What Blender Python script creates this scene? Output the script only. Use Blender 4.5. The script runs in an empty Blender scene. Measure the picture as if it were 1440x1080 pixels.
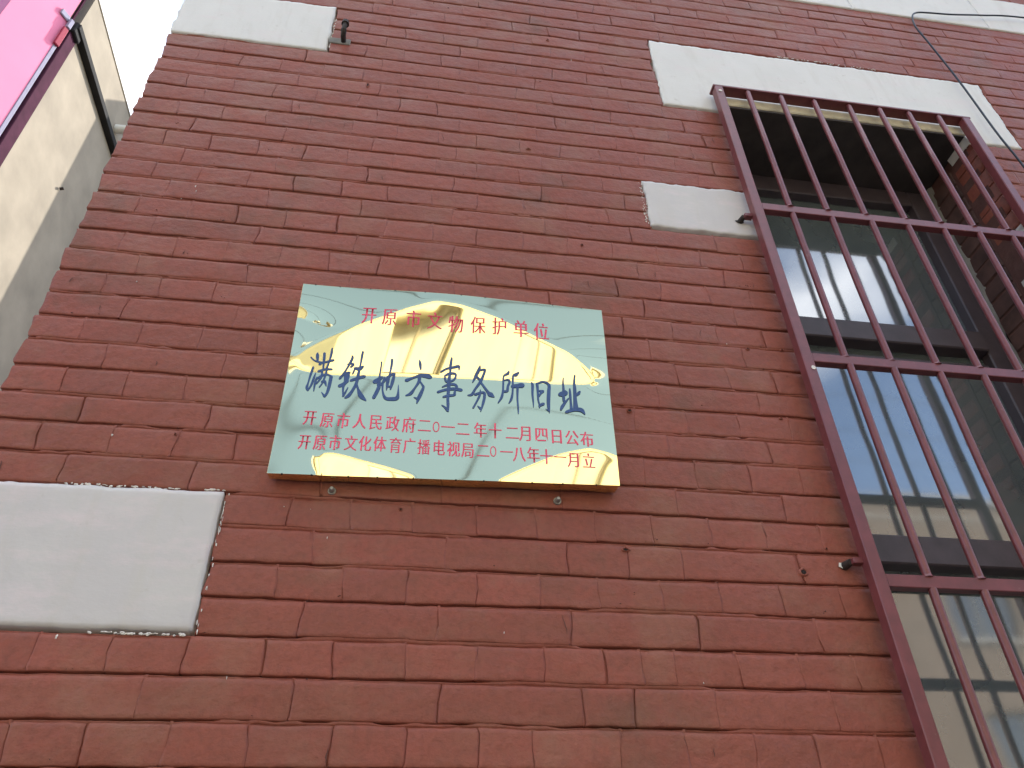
import bpy, math, random
import numpy as np
from mathutils import Matrix, Vector

# ------------------------------------------------------------------ camera, sky, sun, exposure
S = bpy.context.scene
COL = S.collection
Z0 = 1.821                      # world height of the lowest brick joint the photo shows
CAM = Vector((0.0, -1.36383, Z0-0.27118))
cam = bpy.data.cameras.new('camera'); camo = bpy.data.objects.new('camera', cam); COL.objects.link(camo)
RM = [[0.98882612, 0.13006812, -0.07283666], [-0.14747771, 0.78222702, -0.60528606], [-0.02175361, 0.60926445, 0.79266866]]
r_ = Vector([RM[i][0] for i in range(3)]); f_ = Vector([RM[i][1] for i in range(3)]); u_ = Vector([RM[i][2] for i in range(3)])
camo.matrix_world = Matrix(((r_.x, u_.x, -f_.x, CAM.x), (r_.y, u_.y, -f_.y, CAM.y), (r_.z, u_.z, -f_.z, CAM.z), (0, 0, 0, 1)))
cam.sensor_width = 36; cam.lens = 36*1092.3/1440; cam.clip_start = .02; cam.clip_end = 3000
S.camera = camo
SUN_EL, SUN_AZ = math.radians(42), math.radians(40)      # azimuth from +x towards +y
sd = Vector((math.cos(SUN_EL)*math.cos(SUN_AZ), math.cos(SUN_EL)*math.sin(SUN_AZ), math.sin(SUN_EL)))
W = bpy.data.worlds.new('World'); S.world = W; W.use_nodes = True
nt = W.node_tree; nt.nodes.clear()
def wn(t, **k):
    n = nt.nodes.new(t)
    for a, b in k.items(): setattr(n, a, b)
    return n
sky = wn('ShaderNodeTexSky', sky_type='NISHITA', sun_disc=False, sun_elevation=SUN_EL, sun_rotation=math.pi/2-SUN_AZ,
         air_density=1.0, dust_density=1.0, ozone_density=1.0)
bg = wn('ShaderNodeBackground'); wo = wn('ShaderNodeOutputWorld')
bg.inputs['Strength'].default_value = .15
# thin high cloud: soft white patches over the clear sky
tc = wn('ShaderNodeTexCoord'); cn = wn('ShaderNodeTexNoise'); cn.inputs['Scale'].default_value = 1.3; cn.inputs['Detail'].default_value = 6
mp = wn('ShaderNodeMapping'); mp.inputs['Location'].default_value = (2.25, .26, 0.0); mp.inputs['Scale'].default_value = (1, 1, 2.2)
cr = wn('ShaderNodeValToRGB'); cr.color_ramp.elements[0].position = .505; cr.color_ramp.elements[1].position = .62
mx = wn('ShaderNodeMix', data_type='RGBA'); mx.inputs['B'].default_value = (9, 9.2, 9.5, 1)
nt.links.new(tc.outputs['Generated'], mp.inputs['Vector']); nt.links.new(mp.outputs[0], cn.inputs['Vector'])
nt.links.new(cn.outputs['Fac'], cr.inputs[0]); nt.links.new(cr.outputs[0], mx.inputs['Factor'])
nt.links.new(sky.outputs[0], mx.inputs['A']); nt.links.new(mx.outputs['Result'], bg.inputs['Color'])
nt.links.new(bg.outputs[0], wo.inputs['Surface'])
sl = bpy.data.lights.new('sun', 'SUN'); sl.energy = 2.8; sl.angle = math.radians(.5); sl.color = (1, .95, .87)
slo = bpy.data.objects.new('sun', sl); COL.objects.link(slo); slo.rotation_euler = sd.to_track_quat('Z', 'Y').to_euler()
slo.location = (5, 5, 30)
S.view_settings.view_transform = 'Standard'; S.view_settings.look = 'None'; S.view_settings.gamma = 1
S.view_settings.use_curve_mapping = False; S.view_settings.exposure = 1.56
S.cycles.use_denoising = True
S.cycles.max_bounces = 8; S.cycles.diffuse_bounces = 4; S.cycles.glossy_bounces = 5

# ------------------------------------------------------------------ helpers
def vnoise(seed):
    rr = np.random.RandomState(seed); tab = rr.rand(4096)*2-1
    def f(x):
        i = math.floor(x); t = x-i; t = t*t*(3-2*t)
        return float(tab[i % 4096]*(1-t)+tab[(i+1) % 4096]*t)
    return f
def link(name, me, mat, parent=None):
    if not isinstance(me, bpy.types.Mesh): raise TypeError(name)
    if mat and not me.materials: me.materials.append(mat)
    o = bpy.data.objects.new(name, me); COL.objects.link(o)
    if parent: o.parent = parent
    return o
class MB:
    def __init__(s): s.v = []; s.f = []; s.sm = []
    def add(s, vs, fs, smooth=False):
        b = len(s.v); s.v += [tuple(v) for v in vs]; s.f += [tuple(b+i for i in f) for f in fs]; s.sm += [smooth]*len(fs)
    def box(s, x0, x1, y0, y1, z0, z1, bev=0.0):
        if bev <= 0:
            s.add([(x, y, z) for z in (z0, z1) for y in (y0, y1) for x in (x0, x1)],
                  [(0, 2, 3, 1), (4, 5, 7, 6), (0, 1, 5, 4), (2, 6, 7, 3), (0, 4, 6, 2), (1, 3, 7, 5)]); return
        b = bev; vs = []; idx = {}
        for ix in (0, 1):
            for iy in (0, 1):
                for iz in (0, 1):
                    X = (x0, x1)[ix]; Y = (y0, y1)[iy]; Zz = (z0, z1)[iz]
                    dx = b*(1-2*ix); dy = b*(1-2*iy); dz = b*(1-2*iz)
                    idx[ix, iy, iz, 'x'] = len(vs); vs.append((X, Y+dy, Zz+dz))
                    idx[ix, iy, iz, 'y'] = len(vs); vs.append((X+dx, Y, Zz+dz))
                    idx[ix, iy, iz, 'z'] = len(vs); vs.append((X+dx, Y+dy, Zz))
        F = []
        for a, (i, j) in {'x': (1, 2), 'y': (0, 2), 'z': (0, 1)}.items():
            ax = 'xyz'.index(a)
            for side in (0, 1):
                q = []
                for p in ((0, 0), (1, 0), (1, 1), (0, 1)):
                    k = [0, 0, 0]; k[ax] = side; k[i] = p[0]; k[j] = p[1]; q.append(idx[k[0], k[1], k[2], a])
                F.append(q)
        for a, c, free in (('x', 'y', 2), ('x', 'z', 1), ('y', 'z', 0)):
            ia, ic = 'xyz'.index(a), 'xyz'.index(c)
            for sa in (0, 1):
                for sc in (0, 1):
                    k0 = [0, 0, 0]; k0[ia] = sa; k0[ic] = sc; k1 = list(k0); k1[free] = 1
                    F.append([idx[(*k0, a)], idx[(*k1, a)], idx[(*k1, c)], idx[(*k0, c)]])
        for ix in (0, 1):
            for iy in (0, 1):
                for iz in (0, 1): F.append([idx[ix, iy, iz, 'x'], idx[ix, iy, iz, 'y'], idx[ix, iy, iz, 'z']])
        c = Vector(((x0+x1)/2, (y0+y1)/2, (z0+z1)/2)); F2 = []
        for f in F:
            p = [Vector(vs[i]) for i in f]; n = (p[1]-p[0]).cross(p[2]-p[0]); m = sum(p, Vector())/len(p)
            F2.append(f if n.dot(m-c) > 0 else f[::-1])
        s.add(vs, F2)
    def tube(s, pts, rad, n=8, caps=True, squash=1.0):
        pts = [Vector(p) for p in pts]; L = len(pts); rings = []; up = Vector((0, 1, 0))
        for i, p in enumerate(pts):
            t = (pts[min(i+1, L-1)]-pts[max(i-1, 0)]).normalized()
            a = up if abs(t.dot(up)) < .95 else Vector((1, 0, 0))
            e1 = t.cross(a).normalized(); e2 = t.cross(e1)
            r = rad[i] if hasattr(rad, '__len__') else rad
            rings.append([p+(e1*math.cos(2*math.pi*k/n)+e2*math.sin(2*math.pi*k/n)*squash)*r for k in range(n)])
        vs = [v for q in rings for v in q]; fs = []
        for i in range(L-1):
            for k in range(n): fs.append((i*n+k, i*n+(k+1) % n, (i+1)*n+(k+1) % n, (i+1)*n+k))
        s.add(vs, fs, True)
        if caps:
            s.add(rings[0], [tuple(range(n))[::-1]]); s.add(rings[-1], [tuple(range(n))])
    def build(s, name, mat, parent=None, smooth=None):
        me = bpy.data.meshes.new(name); me.from_pydata(s.v, [], s.f)
        me.polygons.foreach_set('use_smooth', [bool(smooth) if smooth is not None else q for q in s.sm])
        me.update(); return link(name, me, mat, parent)
def bx(name, mat, parent, *a, **k):
    m = MB(); m.box(*a, **k); return m.build(name, mat, parent)
def empty(name, loc=(0, 0, 0), rz=0):
    o = bpy.data.objects.new(name, None); COL.objects.link(o); o.location = loc; o.rotation_euler = (0, 0, rz); o.empty_display_size = .1
    return o
def tag(o, label=None, cat=None, group=None, kind=None):
    for k, v in (('label', label), ('category', cat), ('group', group), ('kind', kind)):
        if v: o[k] = v
    return o

# ------------------------------------------------------------------ materials
class NT:
    def __init__(s, name):
        s.m = bpy.data.materials.new(name); s.m.use_nodes = True; s.t = s.m.node_tree; s.b = s.t.nodes['Principled BSDF']
        s.g = s.n('ShaderNodeNewGeometry').outputs['Position']
    def n(s, t, **k):
        x = s.t.nodes.new(t)
        for a, b in k.items(): setattr(x, a, b)
        return x
    def l(s, a, b): s.t.links.new(a, b)
    def noise(s, scale, detail=4, rough=.55, stretch=None, loc=None):
        x = s.n('ShaderNodeTexNoise'); x.inputs['Scale'].default_value = scale; x.inputs['Detail'].default_value = detail; x.inputs['Roughness'].default_value = rough
        src = s.g
        if stretch or loc:
            m = s.n('ShaderNodeMapping'); m.inputs['Scale'].default_value = stretch or (1, 1, 1); m.inputs['Location'].default_value = loc or (0, 0, 0)
            s.l(s.g, m.inputs['Vector']); src = m.outputs[0]
        s.l(src, x.inputs['Vector']); return x.outputs['Fac']
    def ramp(s, fac, stops):
        r = s.n('ShaderNodeValToRGB'); e = r.color_ramp.elements
        e[0].position = stops[0][0]; e[1].position = stops[-1][0]
        for p, c in stops[1:-1]: e.new(p)
        for el, (p, c) in zip(sorted(e, key=lambda q: q.position), stops):
            el.color = (*c, 1) if hasattr(c, '__len__') else (c, c, c, 1)
        s.l(fac, r.inputs[0]); return r.outputs[0]
    def mix(s, fac, a, b, mode='MIX'):
        m = s.n('ShaderNodeMix', data_type='RGBA', blend_type=mode)
        for sock, v in (('Factor', fac), ('A', a), ('B', b)):
            i = m.inputs[sock]
            if hasattr(v, 'is_linked') or isinstance(v, bpy.types.NodeSocket): s.l(v, i)
            elif hasattr(v, '__len__'): i.default_value = (*v, 1)
            else: i.default_value = v
        return m.outputs['Result']
    def bump(s, pairs):
        prev = None
        for fac, strength, dist in pairs:
            b = s.n('ShaderNodeBump'); b.inputs['Strength'].default_value = strength; b.inputs['Distance'].default_value = dist
            s.l(fac, b.inputs['Height'])
            if prev: s.l(prev, b.inputs['Normal'])
            prev = b.outputs[0]
        s.l(prev, s.b.inputs['Normal'])
    def set(s, **k):
        for a, v in k.items():
            i = s.b.inputs[a.replace('_', ' ')]
            if isinstance(v, bpy.types.NodeSocket): s.l(v, i)
            elif hasattr(v, '__len__'): i.default_value = (*v, 1)
            else: i.default_value = v
        return s
def simple(name, col, rough=.6, var=.15, scale=12, metal=0, bump=.1, bscale=90):
    t = NT(name); dk = tuple(c*(1-var) for c in col); lt = tuple(min(1, c*(1+var)) for c in col)
    t.set(Base_Color=t.ramp(t.noise(scale, 5), [(.3, dk), (.7, lt)]), Roughness=rough, Metallic=metal)
    if bump: t.bump([(t.noise(bscale, 4), bump, .002)])
    return t.m

# painted brick: one coat of brownish red oil paint over everything
t = NT('painted_brick')
big = t.noise(1.6, 5, .6); mid = t.noise(9, 5, .6, stretch=(1, 1, 1.6)); fine = t.noise(70, 6, .65); drip = t.noise(26, 4, .6, stretch=(1, 1, .12))
c = t.ramp(big, [(.3, (0.2514, 0.0729, 0.0455)), (.55, (0.2788, 0.0761, 0.0510)), (.75, (0.2971, 0.0776, 0.0552))])
c = t.mix(t.ramp(mid, [(.35, .55), (.65, 0)]), c, (0.2121, 0.0713, 0.0468))
c = t.mix(t.ramp(fine, [(.32, .6), (.56, 0)]), c, (0.1828, 0.0554, 0.0379))
c = t.mix(t.ramp(drip, [(.58, 0), (.75, .32)]), c, (0.3108, 0.0990, 0.0744))
dust = t.noise(5, 7, .7, loc=(3, 1, 7))
c = t.mix(t.ramp(dust, [(.50, 0), (.68, .55)]), c, (0.2605, 0.1228, 0.0793))
soot = t.noise(3.2, 6, .65, loc=(9, 2, 1))
c = t.mix(t.ramp(soot, [(.58, 0), (.70, .50)]), c, (0.1372, 0.0673, 0.0413))
oi = t.n('ShaderNodeObjectInfo')
pit = t.ramp(t.noise(45, 9, .8, loc=(6, 1, 3)), [(.66, 0), (.74, .7)])
c = t.mix(pit, c, (0.0883, 0.0315, 0.0219))
c = t.mix(1, c, t.ramp(oi.outputs['Random'], [(0, .91), (1, 1.03)]), 'MULTIPLY')
t.set(Base_Color=c, Roughness=t.ramp(mid, [(.3, .42), (.7, .60)]), Specular_IOR_Level=.26)
t.bump([(t.noise(11, 5, .6), .9, .0070), (t.noise(60, 6, .65, stretch=(.6, 1, 1)), .8, .0022), (t.noise(280, 3, .6), .3, .0005), (drip, .3, .0009), (t.ramp(t.noise(22, 8, .75, loc=(7, 7, 7)), [(.60, 0), (.70, 1)]), .35, .0016)])
M_BRICK = t.m
t = NT('shaded_grimy_mortar')  # grime plus painted-in shade: kept dark to deepen the open joints
c = t.ramp(t.noise(30, 6, .6), [(.3, (.085, .034, .027)), (.7, (.120, .048, .038))])
c = t.mix(t.ramp(t.noise(16, 6, .7, loc=(1, 5, 2)), [(.55, 0), (.75, .5)]), c, (.15, .09, .07))
t.set(Base_Color=c, Roughness=.8); t.bump([(t.noise(60, 6, .7), .7, .003)])
M_MORTAR = t.m
def white_paint(name, base, pink, stain):
    t = NT(name)
    c = t.ramp(t.noise(6, 6, .6), [(.3, tuple(b*.93 for b in base)), (.7, base)])
    c = t.mix(t.ramp(t.noise(11, 7, .7, stretch=(.5, 1, 1.4)), [(.5, 0), (.72, pink)]), c, (.70, .57, .58))
    c = t.mix(t.ramp(t.noise(24, 7, .75, loc=(4, 4, 4)), [(.60, 0), (.8, stain)]), c, (.42, .38, .33))
    c = t.mix(t.ramp(t.noise(17, 6, .7, stretch=(1, 1, .16), loc=(5, 2, 6)), [(.52, 0), (.74, .45)]), c, (.50, .46, .40))
    c = t.mix(t.ramp(t.noise(3.5, 6, .7, loc=(8, 8, 1)), [(.50, 0), (.70, .35)]), c, (.60, .58, .52))
    c = t.mix(t.ramp(t.noise(75, 8, .8, loc=(1, 8, 5)), [(.64, 0), (.74, .6)]), c, (.33, .28, .25))
    t.set(Base_Color=c, Roughness=.6)
    t.bump([(t.noise(22, 5, .6), .35, .002), (t.noise(160, 4, .6, stretch=(.5, 1, 1)), .35, .0007)])
    return t.m
M_STONE = white_paint('white_painted_stone', (.66, .645, .61), .35, .9)
M_PINKST = white_paint('white_paint_faintly_pink', (.54, .51, .495), .6, .8)
M_CREAM = simple('yellowed_old_paint', (.56, .50, .36), .6, .2, 25)
M_CHIP = simple('chipped_white_paint', (.66, .62, .56), .6, .15, 60)
t = NT('maroon_metal_paint')
c = t.ramp(t.noise(35, 5), [(.3, (.130, .034, .036)), (.7, (.180, .044, .048))])
c = t.mix(t.ramp(t.noise(60, 6, .7, loc=(2, 2, 8)), [(.63, 0), (.72, .7)]), c, (.30, .17, .14))
t.set(Base_Color=c, Roughness=.38, Specular_IOR_Level=.5); t.bump([(t.noise(120, 4), .25, .0008)])
M_GRILLE = t.m
M_FRAME = simple('dark_window_paint', (.060, .045, .052), .45, .2, 20)
M_CEMENT = simple('grey_cement_patch', (.20, .19, .17), .85, .3, 14, bump=.7, bscale=45)
M_SOFFIT = simple('dark_soffit', (.05, .04, .036), .9, .4, 9, bump=.5)  # near-black mottled colour for the soffit
M_PIT = simple('pitted_dark_paint', (.085, .036, .028), .9, .3, 60)
M_HOLE_SHADE = simple('hole_shade_paint', (.022, .014, .012), .95, .3, 40)
M_IRON = simple('rusty_black_iron', (.035, .026, .022), .7, .4, 60, metal=.3, bump=.5)
M_STEEL = simple('dull_steel', (.30, .29, .27), .45, .2, 80, metal=.6)
M_CABLE = simple('blue_black_cable', (.012, .016, .026), .45, .2, 40, bump=0)
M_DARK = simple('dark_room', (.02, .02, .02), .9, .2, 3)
t = NT('window_glass')
c = t.ramp(t.noise(4, 5), [(.3, (.080, .098, .102)), (.7, (.115, .138, .142))])
t.set(Base_Color=c, Roughness=.055, IOR=3.0); t.bump([(t.noise(3.0, 2), .05, .02)])
M_GLASS = t.m
t = NT('polished_brass_sheet')
t.set(Base_Color=(.94, .81, .43), Metallic=1.0, Roughness=t.ramp(t.noise(5, 4), [(.3, .015), (.7, .035)]))
M_BRASS = t.m
M_RED = simple('red_lettering', (.72, .055, .12), .45, .08, 40, bump=0)
M_NAVY = simple('navy_lettering', (.022, .065, .19), .4, .15, 40, bump=0)
M_SHOPW = simple('sandy_cement_render', (.27, .23, .175), 1.0, .16, 3.0, bump=.4, bscale=30)
M_TRIM = simple('dark_purple_red_trim', (.055, .016, .032), .95, .2, 10)
M_TRIM.node_tree.nodes['Principled BSDF'].inputs['Specular IOR Level'].default_value = .1
M_FLASH = simple('lilac_grey_flashing', (.27, .25, .33), .8, .1, 10)
M_PINK = simple('pink_sign_sheet', (.74, .215, .33), .85, .04, 2, bump=0)
M_PINK.node_tree.nodes['Principled BSDF'].inputs['Specular IOR Level'].default_value = .2
M_MAG = simple('plum_sign_sheet', (.19, .048, .13), .85, .05, 2, bump=0)
M_LEDGE = simple('black_drip_ledge', (.016, .015, .014), 1.0, .3, 8)
M_PIPE = simple('white_plastic_pipe', (.72, .70, .62), .5, .1, 10)
M_FACADE = simple('cream_facade_render', (.72, .64, .44), .85, .10, 2, bump=.3, bscale=20)
M_FACADE2 = simple('tan_facade_render', (.27, .20, .14), .85, .12, 2, bump=.3, bscale=20)
M_COPING = simple('pale_coping', (.62, .58, .50), .8, .1, 4)
M_REDTILE = simple('faded_red_boards', (.50, .13, .10), .7, .2, 4)
M_OFRAME = simple('brown_window_frame', (.30, .25, .17), .6, .2, 5)
t = NT('street_window_glass'); t.set(Base_Color=(.03, .04, .05), Roughness=.05, IOR=1.9); M_OGLASS = t.m
M_CURT = simple('curtained_glass', (.52, .49, .40), .25, .15, 3, bump=0)
M_REVEAL = simple('shade_toned_reveal_brick', (.085, .042, .034), .85, .4, 14, bump=.6, bscale=50)  # darker copy of the brick colour, with the opening's shade painted in
M_ASPH = simple('asphalt', (.055, .055, .057), .9, .25, 5, bump=.6, bscale=150)
M_PAVE = simple('concrete_paving', (.16, .155, .145), .9, .15, 3, bump=.4)
M_KERB = simple('kerb_stone', (.34, .33, .31), .85, .15, 6)
M_GROUND = simple('dry_ground', (.10, .09, .075), .95, .25, 1)
M_WOOD = simple('grey_pole_concrete', (.33, .32, .30), .9, .15, 5)
M_ROOF = simple('grey_roof_felt', (.10, .10, .10), .9, .2, 3)
# ------------------------------------------------------------------ ground, road, pavements
def sheet(name, mat, x0, x1, y0, y1, z, parent=None):
    m = MB(); m.add([(x0, y0, z), (x1, y0, z), (x1, y1, z), (x0, y1, z)], [(0, 1, 2, 3)]); return m.build(name, mat, parent)
tag(sheet('ground', M_GROUND, -1500, 1500, -1500, 1500, -.13), kind='structure')
tag(sheet('road', M_ASPH, -200, 200, -7.2, -3.2, -.12), kind='structure')
tag(bx('pavement', M_PAVE, None, -200, 200, -3.05, -.0, -.13, 0), kind='structure')
tag(bx('pavement', M_PAVE, None, -200, 200, -13.0, -7.35, -.13, 0), kind='structure')
for y in (-3.2, -7.35):
    k = MB()
    for i in range(60): k.box(-30+i*1.0+.004, -30+(i+1)*1.0-.004, y, y+.148, -.14, .008, bev=.012)
    tag(k.build('kerb', M_KERB), kind='structure')
tag(bx('alley_ground', M_PAVE, None, -3.0, -.81, .001, 4.75, -.13, -.004), kind='structure')

# ------------------------------------------------------------------ the brick building
H = .0687
EDGE = -.8037
building = tag(empty('brick_building', (0, 0, 0)), 'brownish red painted brick building with white stone blocks and one tall barred window', 'building')
WX0, WX1, WZ0, WZ1 = .955, 1.855, -.78, 2.03       # window opening (heights from the lowest visible joint)
def J(z): return z+Z0
rng = random.Random(7)
rowoff = [rng.uniform(-.0012, .0012) for _ in range(200)]
bedn = [vnoise(100+i) for i in range(120)]
def bed(k, x):
    i = (k+40) % 120
    return k*H+rowoff[k+60]+.0022*bedn[i](x*2.3)+.0010*bedn[i](x*17+5)+.0007*bedn[i](x*43+9)
BLOCKS = [(EDGE-.01, -.331, 3, 7), (EDGE-.01, -.331, 30, 34), (.752, 2.057, 29, 35), (.628, WX0, 20, 23), (WX1, 2.18, 20, 23), (EDGE-.01, -.331, -24, -20)]
def cut(x0, x1, k):
    """pieces of a course left over between the window and the stones"""
    segs = [(x0, x1)]
    holes = [(a, b) for a, b, k0, k1 in BLOCKS if k0 <= k < k1]
    if WZ0 < (k+.5)*H < WZ1: holes.append((WX0, WX1))
    if (k+.5)*H > 2.868 and (k+.5)*H < 3.16: return []
    for a, b in holes:
        n = []
        for p, q in segs:
            if q <= a or p >= b: n.append((p, q)); continue
            if p < a: n.append((p, a))
            if q > b: n.append((b, q))
        segs = n
    return segs
MEAS = {0: [-4.34, -3.49, -2.56, -1.63, -.64, .27, 1.18, 1.88, 3.02, 3.91, 4.85], 1: [-3.0, -1.18, .67, 2.57, 3.27, 4.41],
 2: [-3.5, -2.58, -1.61, .21, 2.07, 3.44, 3.91, 4.84, 5.76], 4: [-1.62, -.71, .17, 1.14, 3.87, 5.02, 6.69], 5: [-1.19, .69, 3.42, 4.27],
 6: [-1.6, -.72, .18, 1.14, 2.05, 2.96, 4.8], 8: [-5.36, -4.35, -3.43], 12: [-5.37, -4.47, -3.51, -2.58, 3.86, 5.72, 6.62]}
GAP_V = .0030
def course_joints(k, xend):
    r = random.Random(k*31+5); js = []
    if k % 2 == 0:
        x = -.697; st = .12034
    else:
        x = -.638; st = .24068
    while x < xend:
        js.append(x+r.uniform(-.005, .005)); x += st
    for m in MEAS.get(k, []):
        mx_ = m*.1308
        if js:
            d = min(js, key=lambda q: abs(q-mx_))
            if abs(d-mx_) < .03: js[js.index(d)] = mx_
            elif abs(d-mx_) > .05: js.append(mx_)
    return sorted(js)
def wander(xj, z):
    q = round(xj*500); return .0026*math.sin(z*61+q*1.7)+.0014*math.sin(z*173+q*3.1)
def brick_geo(x0, x1, k, depth, seed, lod=False, opens=(0, 0), jx=(0, 0)):
    """one brick with worn rounded arrises and a slightly uneven face"""
    r = random.Random(seed)
    n1 = vnoise(seed % 9973)
    gt = .0046+r.uniform(-.0010, .0010); gb = .0005
    proud = r.uniform(-.0006, .0007); tiltx = r.uniform(-.0007, .0007); tiltz = r.uniform(-.0008, .0008)
    side_l = .0016*opens[0]; side_r = .0016*opens[1]
    L = x1-x0
    if lod: sx = [0, .005, L-.005, L]; sz = [0, .2, 1]
    else:
        sx = [0, .0028, .011]+[L*q for q in ((.15, .28, .42, .56, .70, .84) if L > .16 else (.3, .5, .7))]+[L-.011, L-.0028, L]; sz = [0, .035, .12, .5, .84, .935, 1]
        if L < .03: sx = [0, .0028, L/2, L-.0028, L]
    V = []; F = []
    nx, nz = len(sx), len(sz)
    je = [r.uniform(-.0012, .0012) for _ in range(4)]
    for j, tz in enumerate(sz):
        for i, dx in enumerate(sx):
            x = x0+dx
            zb = bed(k, x)+gb+.0007*n1(x*60); zt = bed(k+1, x)-gt+.0009*n1(x*47+31)
            if i in (0, nx-1):
                op = opens[0] if i == 0 else opens[1]
                x += wander(jx[0 if i == 0 else 1], (zb+zt)/2+(zt-zb)*(tz-.5))
                x += (.0012*op*n1(tz*5+i*9)+.0014*op*max(0, n1(tz*3+i*5+80))*(1 if i == 0 else -1))
            z = zb+(zt-zb)*tz
            edge = (i in (0, nx-1))+(j in (0, nz-1))
            y = proud+tiltx*(dx/L-.5)*2+tiltz*(tz-.5)*2+.0005*n1(i*3.3+j*7.7+50)*(1 if 2 < i < nx-2 else .4)
            if i in (0, nx-1): y += (side_l if i == 0 else side_r)
            if j == 0: y += .0012+.0006*n1(i*2.1)
            elif j == nz-1: y += .0034+.0010*n1(i*2.1+j*5.5)
            elif j == nz-2 and not lod: y += .0006
            if edge == 2: y += .0006
            V.append((x, y, J(z)))
    for j in range(nz-1):
        for i in range(nx-1):
            a = j*nx+i; F.append((a, a+1, a+nx+1, a+nx))
    ring = [i for i in range(nx)]+[j*nx+nx-1 for j in range(1, nz)]+[(nz-1)*nx+i for i in range(nx-2, -1, -1)]+[j*nx for j in range(nz-2, 0, -1)]
    b = len(V); n = len(ring)
    for q in ring: V.append((V[q][0], depth, V[q][2]))
    for q in range(n):
        a, c_ = ring[q], ring[(q+1) % n]; F.append((a, b+q, b+(q+1) % n, c_))
    return V, F
bricks = []      # (projected size, verts, faces)
Minv = camo.matrix_world.inverted()
def shown(p):
    c_ = Minv @ Vector(p)
    if c_.z > -.05: return None
    return (512+c_.x/-c_.z*776.7, 384-c_.y/-c_.z*776.7)
mortar = MB(); mrng = random.Random(3)
XEND = 3.3
for k in range(-27, 48):
    js = course_joints(k, XEND); js = [EDGE-(.003 if k % 3 == 0 else 0)+mrng.uniform(-.002, .003)]+js+[XEND]
    jt = {x: (lambda t_: 0 if t_ < .62 else ((t_-.62)/.38)**1.3)(mrng.random()) for x in js}
    for a, b in zip(js[:-1], js[1:]):
        for p, q in cut(a, b, k):
            if q-p < .016: continue
            oa = jt.get(p, .3); ob = jt.get(q, .3)
            x0, x1 = p+(-.0004 if oa == 0 else .0001+.0012*oa), q-(-.0004 if ob == 0 else .0001+.0012*ob)
            corners = [shown((x, 0, J(z))) for x in (x0, x1) for z in (k*H, (k+1)*H)]
            area = 0
            if all(corners):
                ux = [c_[0] for c_ in corners]; uy = [c_[1] for c_ in corners]
                if max(ux) > 0 and min(ux) < 1024 and max(uy) > 0 and min(uy) < 768:
                    cw = min(1024, max(ux))-max(0, min(ux)); ch = abs(corners[1][1]-corners[0][1])
                    if min(uy) < 0 or max(uy) > 768: ch *= .5
                    area = cw*ch
            bricks.append([area, x0, x1, k, (oa, ob), (p, q)])
            # paint filled upright joint
            if q < XEND:
                jm = q; yy = .0014+.0035*ob; zz0, zz1 = bed(k, jm)+.001, bed(k+1, jm)-.002
                vs = []; nseg = 8
                for s_ in range(nseg+1):
                    z = zz0+(zz1-zz0)*s_/nseg; w_ = .0026; y = yy+mrng.uniform(-.0004, .0008)
                    xw = jm+wander(jm, z); vs += [(xw-w_, y+.0006, J(z)), (xw+w_, y-.0002, J(z))]
                mortar.add(vs, [(2*i, 2*i+1, 2*i+3, 2*i+2) for i in range(nseg)], True)
    # bed joint above this course, struck so that it slopes out to the brick below
    n1 = vnoise(900+k); n2 = vnoise(1900+k); n3 = vnoise(2900+k)
    for p, q in [(max(a_, EDGE+.004), b_) for a_, b_ in (cut(EDGE, XEND, k) if (k+.5)*H < 2.868 or (k+.5)*H > 3.16 else [])]:
        n_ = max(2, int((q-p)/.009)); vs = []
        for i in range(n_+1):
            x = p+(q-p)*i/n_; z = bed(k+1, x)
            fl = min(1, max(0, n1(x*4.3)*1.5+.50+.40*n3(x*40)))        # 1 = open shadow line, 0 = painted shut
            yb = .0020+.0010*n2(x*30); yt = .0008+.0240*fl
            yc = .0012+.0018*fl; vs += [(x, yb+.005, J(z-.0085)), (x, yb, J(z-.0042+.0006*n3(x*25))), (x, yc, J(z-.0030+.0005*n1(x*60))), (x, yt, J(z-.0012+.0016*(1-fl)))]
        fs = []
        for i in range(n_):
            for c_ in range(3): a = i*4+c_; fs.append((a, a+4, a+5, a+1))
        fs = [f[::-1] for f in fs]
        mortar.add(vs, fs, True)
order = sorted(range(len(bricks)), key=lambda i: -bricks[i][0])
top = set(order[:290])
rest = MB()
for i, (area, x0, x1, k, op, jx) in enumerate(bricks):
    V, F = brick_geo(x0, x1, k, .105, 1000+i, lod=area <= 0, opens=op, jx=jx)
    if i in top and area > 0:
        me = bpy.data.meshes.new('brick'); me.from_pydata(V, [], F); me.polygons.foreach_set('use_smooth', [True]*len(F)); me.update()
        link('brick', me, M_BRICK, building)
    else: rest.add(V, F, True)
tag(rest.build('brickwork', M_BRICK, building), kind='stuff')
tag(mortar.build('mortar', M_BRICK, building), kind='stuff')

# body of the wall behind the facing bricks, side and rear walls, roof
XR = 9.0; TOP = 3.48; DEP = 3.3
core = MB()
core.box(EDGE+.004, WX0-.001, .026, .29, 0, J(TOP)); core.box(WX1+.13, XEND, .026, .29, 0, J(TOP))
core.box(WX1+.001, WX1+.13, .026, .118, 0, J(TOP)); core.box(WX1+.13, WX1+.131, .0262, .29, 0, J(TOP))
core.box(WX0-.001, WX1+.13, .026, .29, 0, J(WZ0)); core.box(WX0-.001, WX1+.13, .026, .29, J(WZ1), J(TOP))
core.build('wall_body', M_MORTAR, building)
m = MB(); m.box(XEND+.001, XR, .003, .29, 0, J(TOP)); m.box(EDGE+.001, EDGE+.25, .291, DEP, 0, J(TOP)); m.box(XR-.25, XR, .291, DEP, 0, J(TOP)); m.box(EDGE+.25, XR-.25, DEP-.25, DEP, 0, J(TOP))
m.build('wall', M_BRICK, building)
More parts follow.
